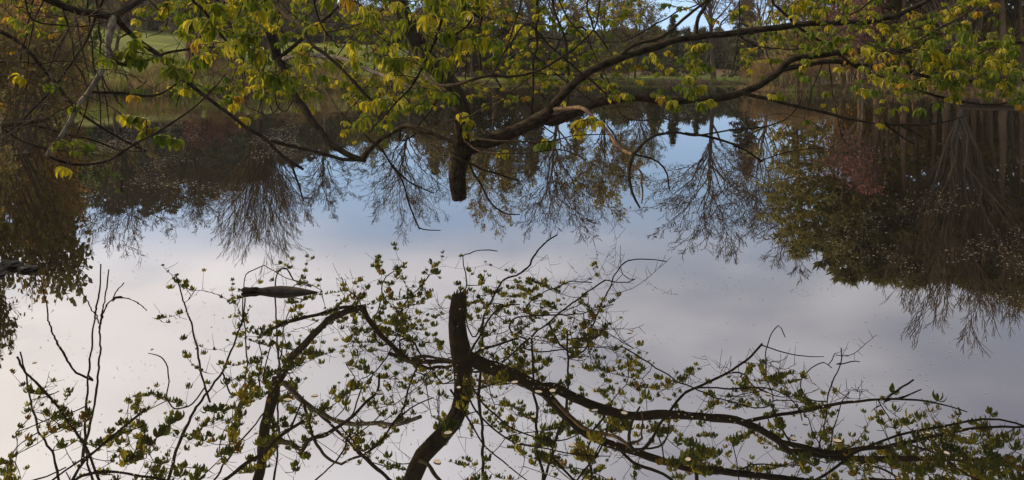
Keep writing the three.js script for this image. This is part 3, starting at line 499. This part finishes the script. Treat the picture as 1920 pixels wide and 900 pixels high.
  B.limb('branch', [[640, 213, 7.2], [615, 180, 7.6], [590, 140, 8.4], [569, 104, 9.9]], [5.5, 7], { sides: 6 });
  B.limb('branch', [[785, 427, 7], [800, 431, 7], [826, 432, 7]], [3, 1.8], { sides: 5 });
  B.limb('branch', [[735, 308, 7], [750, 325, 7], [773, 343, 7], [813, 362, 7]], [4, 2.5], { sides: 5 });
  B.limb('branch', [[786, 92, 8.5], [800, 140, 7.9], [825, 160, 7.4], [853, 158, 7.2], [889, 148, 7], [921, 142, 7], [960, 144, 7], [1006, 133, 7], [1049, 110, 7], [1095, 75, 7.1], [1116, 50, 7.1], [1125, 0, 7.2]], [9, 3], { sides: 7 });
  B.limb('branch', [[921, 142, 7], [946, 96, 7], [974, 18, 7], [980, -20, 7]], [4.5, 3], { sides: 5 });
  B.limb('branch', [[845, 225, 8.5], [882, 217, 7.9], [917, 196, 7.6], [960, 171, 7.5], [1000, 140, 7.5]], [5, 2], { sides: 5 });
  B.limb('branch', [[866, 240, 8.5], [900, 260, 7.6], [967, 265, 7.1], [1031, 265, 7], [1081, 254, 7], [1145, 252, 7]], [5, 2], { sides: 5 });
  B.limb('branch', [[868, 262, 8.5], [905, 284, 7.6], [967, 288, 7.1], [1017, 284, 7], [1056, 281, 7], [1090, 295, 7]], [5, 2.5], { sides: 5 });
  B.limb('branch', [[946, 98, 7], [990, 45, 7.3], [1031, 85, 7.5], [1063, 114, 7.6], [1102, 146, 7.8], [1124, 164, 7.9], [1145, 188, 8.4]], [4.5, 4], { sides: 5 });
  B.limb('branch', [[1040, -20, 8.4], [1063, 32, 8.4], [1102, 78, 8.4], [1124, 121, 8.5], [1148, 167, 8.4]], [3.5, 2.5], { sides: 5 });
  B.limb('branch', [[1159, 108, 8.6], [1188, 84, 8.55], [1223, 76, 8.5], [1262, 55, 8.5], [1280, 37, 8.5], [1326, 0, 8.5], [1350, -30, 8.5]], [7.5, 5], { sides: 6 });
  B.limb('branch', [[1305, 68, 8.6], [1308, 36, 8.6], [1330, 0, 8.7], [1345, -40, 8.8]], [8, 5], { sides: 6 });
  B.limb('branch', [[1386, -20, 8.5], [1385, 55, 8.5], [1377, 120, 8.4], [1370, 140, 8.4]], [3, 2], { sides: 5 });
  B.limb('branch', [[1376, 62, 8.6], [1419, 85, 8.5], [1458, 92, 8.4], [1508, 91, 8.4]], [4, 2], { sides: 5 });
  B.limb('branch', [[1554, 116, 8.4], [1561, 171, 8.2], [1572, 220, 8], [1579, 256, 7.9], [1593, 274, 7.9]], [3.5, 2], { sides: 5 });
  B.limb('branch', [[1543, 118, 8.4], [1525, 160, 8.3], [1515, 199, 8.2]], [3, 2], { sides: 5 });
  B.limb('branch', [[1593, 96, 8.5], [1660, 100, 8.2], [1707, 85, 8], [1742, 64, 8], [1785, 43, 8], [1831, 11, 8]], [5, 3], { sides: 5 });
  B.limb('branch', [[1700, 133, 8.4], [1760, 128, 8.2], [1812, 110, 8], [1856, 92, 8], [1930, 48, 8]], [5, 3], { sides: 5 });
  B.limb('branch', [[1564, 43, 8.6], [1600, 25, 8.4], [1650, -10, 8.3]], [5, 4], { sides: 5 });
  B.limb('branch', [[487, 100, 10.4], [487, 139, 10.2], [491, 185, 10], [483, 213, 10]], [4, 2], { sides: 5 });
  B.limb('branch', [[505, 100, 10.4], [494, 139, 10.1], [508, 199, 10], [514, 213, 10], [533, 178, 10]], [4, 2], { sides: 5 });
  // stems known best from their mirror image
  const stem = (d, w, ...p) => B.limb('branch', mir(d, ...p), w, { sides: 6, join: true, wiggle: 0.03 });
  stem(13, [6, 3], [520, 860], [522, 740], [522, 690], [518, 600], [515, 540], [522, 510], [535, 502], [550, 525]);
  stem(12.9, [4, 2], [528, 660], [535, 610], [545, 575]);
  stem(12, [4, 2.5], [640, 850], [660, 780], [680, 730], [710, 690], [735, 650], [750, 610], [760, 570], [790, 535], [805, 515]);
  stem(9.3, [5, 3], [775, 640], [800, 680], [830, 720]);
  stem(10.5, [8, 6], [895, 940], [905, 850], [903, 790], [898, 740], [902, 690]);
  stem(10, [7, 5], [1017, 930], [1009, 850], [1006, 790], [1000, 717], [997, 633]);
  stem(10, [6, 4], [1020, 900], [1040, 840], [1053, 797], [1066, 743], [1063, 620]);
  stem(13.5, [7, 3], [900, 660], [907, 593], [927, 553], [943, 527], [973, 513], [993, 497], [1003, 477], [1023, 455], [1045, 440]);
  stem(13.5, [3.5, 2], [874, 600], [874, 520], [868, 480], [880, 475], [905, 468], [933, 471]);
  stem(12.5, [5, 3], [940, 680], [985, 640], [1020, 612], [1060, 580], [1100, 548], [1135, 525]);
  stem(13, [5, 2], [1095, 660], [1110, 615], [1125, 575], [1145, 540], [1155, 510], [1165, 495], [1190, 487], [1220, 487], [1250, 490]);
  stem(12.5, [4, 2], [960, 600], [1000, 592], [1060, 590], [1110, 583], [1150, 570]);
  stem(12.5, [4, 2], [1010, 660], [1060, 655], [1130, 650], [1170, 652]);
  stem(12.5, [3, 2], [1000, 560], [1040, 540], [1075, 528], [1110, 530]);
  stem(12, [3.5, 2], [1445, 760], [1435, 690], [1440, 640], [1460, 610], [1472, 632]);
  stem(11, [5, 2.5], [1530, 870], [1540, 820], [1550, 775], [1560, 720], [1577, 680], [1577, 652]);
  stem(11, [3, 2], [1575, 684], [1595, 680], [1612, 678]);
  stem(8.2, [5, 4], [1664, 745], [1690, 728], [1713, 712]);
  stem(11.5, [3, 2], [1500, 720], [1520, 690], [1545, 680], [1560, 690]);
  stem(12, [4, 2], [700, 620], [712, 570], [716, 540], [722, 520], [740, 508]);
  stem(12, [3, 2], [693, 600], [670, 560], [650, 540], [640, 520]);
  stem(9.8, [6, 4], [1110, 900], [1100, 850], [1120, 800], [1140, 770]);
  // leafy sprays: rows seen both directly (yd) and mirrored (yr); the two rows give the distance
  const R = B.R, sow = (n, x0, x1, d0, d1, r0, r1, o = {}) => { for (let k = 0, t = 0; k < n && t < n * 30; t++) { const x = lerp(x0, x1, R()), yr = lerp(r0, r1, R()), yd = o.high && yr > 740 ? lerp(-150, 50, R()) : lerp(d0, d1, R()), d = 6000 / (yr + yd - 250); if (d < 6.6 || d > 16 || (o.ok && !o.ok(x, yd, yr))) continue; B.spray(at(x, yd, d), typeof o.o === 'function' ? o.o() : { len: 0.35 + 0.6 * R(), leaves: 2 + 16 * R(), size: 0.096, ...o.o }); k++; } };
  sow(48, 520, 820, -40, 190, 560, 900, { high: 1 });
  sow(28, 600, 840, 20, 200, 510, 640);
  sow(30, 880, 1120, 20, 190, 490, 640);
  sow(62, 900, 1240, -80, 150, 560, 900, { high: 1, ok: (x, yd, yr) => yr > 520 + (x - 1000) * 0.35 });
  sow(14, 860, 1010, 0, 180, 640, 900, { high: 1 });
  sow(36, 1300, 1560, -60, 120, 690, 890, { high: 1 });
  sow(24, 1560, 1900, -40, 150, 790, 960);
  sow(16, 1600, 1920, 0, 150, 860, 980);
  // bare wiry twigs
  sow(44, 880, 1230, 40, 220, 470, 680, { o: () => ({ len: 0.5 + 0.7 * R(), leaves: 0, r: 0.0075 }) });
  sow(16, 1300, 1620, 60, 230, 650, 760, { o: () => ({ len: 0.4 + 0.5 * R(), leaves: 0, r: 0.0065 }) });
  sow(26, 560, 1200, 0, 200, 640, 900, { high: 1, o: () => ({ len: 0.4 + 0.6 * R(), leaves: 0, r: 0.0055 }) });
  sow(14, 560, 860, 80, 260, 520, 720, { o: () => ({ len: 0.4 + 0.6 * R(), leaves: 0, r: 0.0065 }) });
  // small clusters along the lower arm
  for (const [x, y, d, n] of [[1150, 178, 8.3, 7], [1175, 195, 8.2, 8], [1225, 190, 8.2, 5], [1105, 240, 7.6, 4], [1075, 250, 7.2, 5], [1290, 160, 8, 9], [1315, 180, 7.8, 9], [1340, 200, 7.6, 8], [1300, 110, 8.4, 8], [1330, 140, 8.2, 7], [1245, 205, 7.4, 6], [1450, 190, 8.2, 4], [1510, 240, 8, 3], [1640, 230, 8.2, 1], [1010, 290, 7.1, 5], [940, 300, 8, 4], [880, 240, 8.4, 6], [850, 200, 8.2, 8]]) B.spray(at(x, y - 15, d), { len: 0.16, leaves: n, size: 0.105 });
}
B.finish();
L.nodes.length && (() => {
  const R = L.R, stem = (d, w, ...p) => L.limb('branch', mir(d, ...p), w, { sides: 6, join: true, wiggle: 0.03 });
  stem(12.5, [8, 3], [187, 950], [160, 835], [163, 740], [165, 700], [172, 640], [178, 590], [187, 545], [189, 495]);
  stem(12.4, [6, 2.5], [160, 835], [180, 740], [186, 680], [190, 600], [197, 560], [204, 505]);
  stem(12.4, [5, 2.5], [164, 710], [140, 695], [125, 670], [105, 640], [92, 600], [85, 560], [77, 525]);
  stem(12.4, [4, 2], [189, 610], [195, 585], [212, 557], [230, 558], [262, 570], [275, 583]);
  stem(12.4, [3, 2], [212, 557], [222, 542], [233, 530]);
  stem(12.4, [3, 2], [178, 590], [160, 555], [140, 530]);
  stem(11.5, [7, 3], [125, 930], [95, 845], [70, 800], [55, 730], [38, 660]);
  stem(13, [9, 3], [300, 930], [340, 820], [368, 765], [390, 735], [420, 690], [440, 640], [455, 600], [460, 560]);
  stem(12.9, [5, 2.5], [388, 738], [375, 690], [367, 640], [355, 600], [342, 560], [330, 515]);
  stem(12.5, [4, 2], [318, 760], [315, 710], [312, 680], [300, 668], [278, 662]);
  stem(13, [4, 2], [458, 720], [460, 640], [458, 600], [455, 555], [460, 515], [478, 504], [496, 497]);
  stem(11, [6, 3], [400, 900], [440, 840], [480, 795], [505, 755], [520, 720]);
  for (const [x, y, d, n] of [[275, 225, 7.2, 9], [290, 245, 7.2, 9], [300, 262, 7.3, 9], [255, 95, 6.6, 5], [240, 100, 6.6, 5], [285, 105, 6.6, 6], [310, 120, 6.4, 6], [345, 60, 6.2, 8], [300, 20, 7, 6], [225, 70, 6.8, 3], [360, 150, 7.4, 5], [420, 185, 7.6, 7], [465, 225, 8.6, 5]]) L.spray(at(x, y, d), { len: 0.2, leaves: n, size: 0.12 });
  for (let k = 0; k < 64; k++) { const x = lerp(10, 330, R()), yr = lerp(640, 900, R()), yd = lerp(-170, 30, R()), d = 6000 / (yr + yd - 250); if (d > 6.5 && d < 12.5) L.spray(at(x, yd, d), { len: 0.4 + 0.6 * R(), leaves: 6 + 6 * R(), size: 0.1 }); }
  for (let k = 0; k < 48; k++) { const x = lerp(320, 560, R()), yr = lerp(540, 900, R()), yd = yr > 740 ? lerp(-150, 40, R()) : lerp(-20, 190, R()), d = 6000 / (yr + yd - 250); if (d > 6.8 && d < 12.5) L.spray(at(x, yd, d), { len: 0.4 + 0.6 * R(), leaves: 2 + 16 * R(), size: 0.1 }); }
  for (let k = 0; k < 12; k++) { const x = lerp(330, 600, R()), yr = lerp(500, 620, R()), yd = lerp(20, 180, R()), d = 6000 / (yr + yd - 250); if (d < 16) L.spray(at(x, yd, d), { len: 0.4 + 0.5 * R(), leaves: 8 + 6 * R(), size: 0.095 }); }
  for (let k = 0; k < 40; k++) L.spray(at(lerp(-20, 190, R()), lerp(20, 290, R()), lerp(5.2, 6.3, R())), { len: 0.3 + 0.4 * R(), leaves: R() < 0.15 ? 2 : 0, size: 0.1, r: 0.004 });
})();
L.finish();
// --- right tree: one long branch sweeping down from above
const Q = new Overhang('overhanging_tree', 'near tree behind the camera with long branch sweeping down at upper right', V(4.6, 0.5, 3.2), 303);
{
  Q.limb('trunk', [V(4.6, 0.2, 3.2), V(4.6, 2.4, 3.1), V(4.5, 4.6, 2.6), V(4.4, 7, 2.2)], [0.46, 0.24], { world: true, sides: 12 });
  Q.limb('limb', [V(4.5, 4.8, 2.6), V(4.2, 6.2, -1), V(3.4, 5.6, -5), V(2.8, 3.8, -7.6), [1447, -2, 8.3], [1479, 32, 8.3], [1515, 64, 8.3], [1557, 89, 8.3], [1600, 123, 8.3], [1643, 142, 8.3], [1700, 162, 8.3], [1760, 181, 8.2], [1813, 192, 8.2], [1860, 197, 8.2], [1899, 190, 8.2], [1935, 178, 8.2]], [16, 4]);
  const R = Q.R;
  for (const [x, y, d, n] of [[1480, 30, 8.2, 9], [1500, 20, 8, 9], [1520, 50, 8.1, 7], [1585, 75, 8, 8], [1640, 100, 8, 9], [1700, 120, 7.8, 9], [1750, 135, 7.6, 10], [1790, 120, 7.4, 9], [1770, 150, 7.5, 9], [1820, 140, 7.4, 9], [1715, 185, 8.2, 3], [1870, 120, 7.6, 8], [1895, 140, 7.8, 6]]) Q.spray(at(x, y - 20, d), { len: 0.35, leaves: n, size: 0.1 });
  for (let k = 0; k < 14; k++) { const x = lerp(1620, 1930, R()), yr = lerp(790, 900, R()), yd = lerp(10, 170, R()); Q.spray(at(x, yd, 6000 / (yr + yd - 250)), { len: 0.3 + 0.4 * R(), leaves: 10, size: 0.09 }); }
}
Q.finish(LONG);
// --- nearest tree: leafy twigs hanging close to the camera, upper left and middle
const N = new Overhang('overhanging_tree', 'nearest tree with large drooping leaves hanging in the upper middle', V(-0.9, 0.5, 2.2), 304);
{
  N.limb('trunk', [V(-0.9, 0.2, 2.2), V(-0.9, 2.4, 2.0), V(-1.0, 4.6, 1.4), V(-1.1, 6.4, 0.8)], [0.4, 0.18], { world: true, sides: 12 });
  N.limb('limb', [V(-1.0, 4.6, 1.4), V(-1.4, 4.7, -1.4), V(-1.6, 3.7, -3.6), [356, -6, 5.2], [384, 21, 5.3], [410, 60, 5.4], [440, 95, 5.5]], [16, 5]);
  N.limb('limb', [V(-1.0, 4.4, 1.4), V(-0.9, 4.4, -1.8), V(-0.6, 3.3, -4.0), [845, -15, 5], [832, 25, 5], [815, 75, 5], [800, 112, 5], [770, 165, 5.1]], [14, 5]);
  N.limb('branch', [V(-1.5, 4.1, -2.6), [600, -60, 4.8], [590, 0, 4.9], [605, 50, 5], [635, 90, 5.1]], [6, 3], { sides: 6 });
  N.limb('branch', [V(-0.7, 3.5, -3.6), [736, -4, 5], [686, 39, 5.2], [640, 55, 5.4], [600, 62, 5.5]], [6, 3], { sides: 6 });
  N.limb('branch', [[815, 75, 5], [860, 60, 5], [889, 30, 5], [910, 0, 5]], [5, 3], { sides: 6 });
  N.limb('branch', [[770, 165, 5.1], [745, 190, 5.1], [715, 225, 5.1], [690, 250, 5.1]], [5, 2.5], { sides: 6 });
  const R = N.R;
  for (const [x, y, d, n] of [[395, 15, 5.2, 8], [420, 40, 5.2, 9], [405, 70, 5.2, 9], [440, 60, 5, 10], [470, 30, 5, 9], [450, 100, 5.2, 10], [480, 90, 5.1, 9], [500, 120, 5.2, 8], [430, 120, 5.3, 7], [375, 30, 5.2, 6], [345, 40, 5.3, 6], [520, 20, 5.3, 6], [545, 15, 5.1, 7], [330, 30, 5.6, 5], [360, 100, 5.6, 4], [560, 130, 5.4, 7], [600, 140, 5.4, 6], [560, 165, 5.3, 5], [510, 155, 5.2, 5], [690, 10, 5, 8], [665, 20, 5, 6], [695, 65, 5, 7], [740, 60, 5.1, 7], [790, 80, 5, 9], [810, 30, 4.8, 10], [840, 40, 4.8, 10], [825, 80, 4.9, 10], [800, 120, 4.9, 10], [770, 130, 5, 9], [750, 110, 5.1, 6], [740, 160, 5, 7], [770, 175, 5, 7], [735, 205, 5.1, 7], [700, 235, 5.1, 5], [860, 95, 5, 7], [880, 70, 5, 7], [870, 30, 5, 8], [905, 60, 5.1, 5], [830, 190, 5.2, 5], [620, 60, 5.2, 5], [610, 25, 5.2, 6], [655, 95, 5.2, 5], [720, 130, 5.1, 6], [850, 10, 5, 6], [780, 20, 5.2, 5], [890, 110, 5.3, 5]]) N.spray(at(x, y - 18, d), { len: 0.26, leaves: n * 0.85, size: 0.088, r: 0.0032 });
}
N.finish(LONG);

/* ---------- things in and by the water ---------- */
function lumpy(seed, sx, sy, sz, detail = 3) {
  const g = new THREE.IcosahedronGeometry(1, detail), p = g.attributes.position;
  for (let i = 0; i < p.count; i++) { const x = p.getX(i), y = p.getY(i), z = p.getZ(i), k = 1 + 0.7 * fbm(x * 1.6 + seed, y * 1.6, z * 1.6, 5); p.setXYZ(i, x * k * sx, y * k * sy, z * k * sz); }
  g.computeVertexNormals(); return g;
}
const stone = std(C(0.045, 0.038, 0.028), 0.6, { map: barkTex, bumpMap: barkBump, bumpScale: 0.01, specularIntensity: 0.3 });
[[18, 500, 0.12, 0.05, 'larger flat dark rock at the left edge waterline'], [52, 506, 0.09, 0.035, 'low wet rock just right of the larger left edge rock'], [-14, 515, 0.12, 0.05, 'dark rock cut by the left edge of the picture']].forEach(([x, y, s, h, label], i) => {
  const d = 3000 / (y - HOR), m = new THREE.Mesh(lumpy(i * 5 + 2, s, h, s * 0.8), stone); put(m, 'rock', { label, category: 'rock', group: 'rocks at the left edge' }); m.position.set((x - 960) / FOC * d, 0.012, -d);
});
{ // floating log: long spindle with a knobbly left end
  const d = 7.1, g = thing('floating_log', 'weathered spindle-shaped log floating left of the middle', 'log', null, V((525 - 960) / FOC * d, 0, -d)), gb = new GB(), end = new GB(); gb.lump = 0.18; end.lump = 0.5;
  const s = d / FOC, xs = [-46, -36, -20, 0, 20, 40, 58, 74], rr = [3.6, 4.8, 8, 10.4, 9.4, 6.6, 3, 0.3];
  const c = new THREE.CatmullRomCurve3(xs.map((x, k) => V(x * s, [0.018, 0.012, 0.008, 0.004, 0.003, 0.004, 0.006, 0.004][k], (k - 3) * 0.004))), q = [], r = [];
  for (let k = 0; k <= 40; k++) { const t = k / 40 * 7, i = Math.min(6, Math.floor(t)); q.push(c.getPoint(k / 40)); r.push(lerp(rr[i], rr[i + 1], t - i) * s); }
  gb.tube(q, r, 14); part('trunk', gb.build(), std(C(0.06, 0.048, 0.036), 0.75, { map: barkTex, bumpMap: barkBump, bumpScale: 0.012, specularIntensity: 0.35 }), g);
  end.tube([V(-72 * s, 0.016, 0.01), V(-66 * s, 0.02, 0.006), V(-56 * s, 0.018, 0.0), V(-46 * s, 0.018, -0.01), V(-38 * s, 0.012, -0.01)], [2.5 * s, 5.5 * s, 4.6 * s, 5.4 * s, 4.4 * s], 12, true); part('knot', end.build(), M.bark, g);
  const tw = new GB(); tw.tube([V(20 * s, 0.03, -0.02), V(26 * s, 0.1, -0.02), V(40 * s, 0.13, -0.02), V(58 * s, 0.1, -0.02), V(63 * s, 0.11, -0.02)].map((p) => p.clone().setY(p.y * 0.55)), [0.006, 0.005, 0.004, 0.003, 0.002], 5); part('twig', tw.build(), M.twig, g);
}
{ // dark snag standing in the water at the left
  const d = 3000 / (348 - HOR), g = thing('snag', 'tiny dark stake standing in the water at the left', 'stake', null, V((228 - 960) / FOC * d, -0.2, -d)), a = new GB(), b = new GB(); a.lump = 0.4;
  a.tube([V(0, 0, 0), V(0.004, 0.22, 0), V(-0.004, 0.3, 0.003)], [0.03, 0.026, 0.02], 7, true); part('post', a.build(), M.bark, g);
  b.tube([V(-0.004, 0.27, 0), V(0.03, 0.31, 0), V(0.045, 0.3, 0)], [0.012, 0.009, 0.004], 5); part('stub', b.build(), M.bark, g);
}
{ // fallen trunk on the right bank
  const p = far(1870, 60.5), g = thing('fallen_trunk', 'dark fallen trunk lying along the right bank under the pines', 'log', null, p), gb = new GB(), st = new GB(); gb.lump = 0.2;
  gb.tube([V(-3.2, 0.62, 0.4), V(-1.5, 0.7, 0.2), V(0.5, 0.72, 0), V(2.4, 0.78, -0.2)], [0.13, 0.17, 0.19, 0.21], 9, true); part('trunk', gb.build(), M.twig, g);
  st.tube([V(-1.2, 0.7, 0.2), V(-1.5, 0.2, 0.4), V(-1.6, -0.3, 0.5)], [0.08, 0.06, 0.05], 6); st.tube([V(1.4, 0.7, -0.1), V(1.6, 0.1, 0.1), V(1.7, -0.3, 0.2)], [0.09, 0.07, 0.06], 6); part('branch', st.build(), M.farBark, g);
}
// fallen leaves and petals floating: the large ones singly, the specks as one mass
{
  const R = rngOf(909), oval = new GB(), n = 10, a = [];
  for (let k = 0; k < n; k++) a.push(V(Math.cos(k / n * 6.283) * (1 + 0.2 * R()), 0.05 * R(), Math.sin(k / n * 6.283) * 0.8)); const c = V(0, -0.02, 0);
  for (let k = 0; k < n; k++) oval.tri(c, a[(k + 1) % n], a[k]);
  const geo = oval.build(), pale = std(C(0.3, 0.27, 0.21), 0.6), spots = [[972, 832], [1072, 836], [1570, 827], [1488, 823], [630, 636], [712, 737], [860, 727], [905, 712], [965, 717], [1010, 735], [1036, 733], [840, 812], [820, 866], [1000, 782], [1115, 770], [1218, 709], [905, 653], [800, 640], [660, 690], [1180, 624], [1440, 740], [1510, 795], [1740, 812], [1775, 850], [1290, 862], [1245, 745], [285, 655], [65, 680], [480, 812], [540, 750], [590, 742], [410, 868], [1170, 775], [1173, 775]];
  for (const [x, y] of spots) { const d = 3000 / (y - HOR), s = (0.010 + 0.014 * R()), m = new THREE.Mesh(geo, pale); put(m, 'floating_leaf', { label: 'small pale oval leaf lying flat on the near water', category: 'leaf', group: 'pale leaves floating near' }); m.position.set((x - 960) / FOC * d, 0.003, -d); m.rotation.y = R() * 6.28; m.scale.setScalar(s); }
  const im = new THREE.InstancedMesh(geo, pale, 9000), m = new THREE.Matrix4(), q = new THREE.Quaternion(); let i = 0;
  for (let t = 0; i < 9000 && t < 90000; t++) {
    const u = R(); let x, y; 
    if (u < 0.42) { x = lerp(150, 560, R()); y = lerp(190, 430, R() * R()); } else if (u < 0.52) { x = lerp(1480, 1920, R()); y = lerp(210, 560, R()); } else if (u < 0.7) { x = lerp(560, 1480, R()); y = lerp(180, 400, R()); } else { x = lerp(60, 1920, R()); y = lerp(430, 900, R()); }
    if (u >= 0.7 && R() < 0.5) continue;
    if (fbm(x * 0.006, y * 0.016, 3, 4) < -0.05 + 0.22 * R()) continue;
    const d = 3000 / (y - HOR), px = (x - 960) / FOC * d; if (pondDistance(px, d) > -0.3) continue;
    const s = (0.004 + 0.009 * R() * R()) * clamp(d / 9, 0.55, 2.4); m.compose(V(px, 0.003, -d), q.setFromAxisAngle(UPV, R() * 6.28), V(s, s, s)); im.setMatrixAt(i++, m);
  }
  im.count = i; put(im, 'floating_petals', { kind: 'stuff', label: 'tiny pale petals and specks scattered over the pond', category: 'petals' });
}

scene.fog = new THREE.FogExp2(C(0.9, 0.88, 0.85), 0.00013);               // light morning haze over the water
scene.traverse((o) => { if (o.isMesh) { o.castShadow = true; o.receiveShadow = true; } });
let tris = 0; scene.traverse((o) => { if (o.isMesh && !o.isInstancedMesh) tris += (o.geometry.index ? o.geometry.index.count : o.geometry.attributes.position.count) / 3; });
console.log('triangles', Math.round(tris), 'leaf sites', L.sites.length, B.sites.length, Q.sites.length, N.sites.length);
renderer.render(scene, camera);
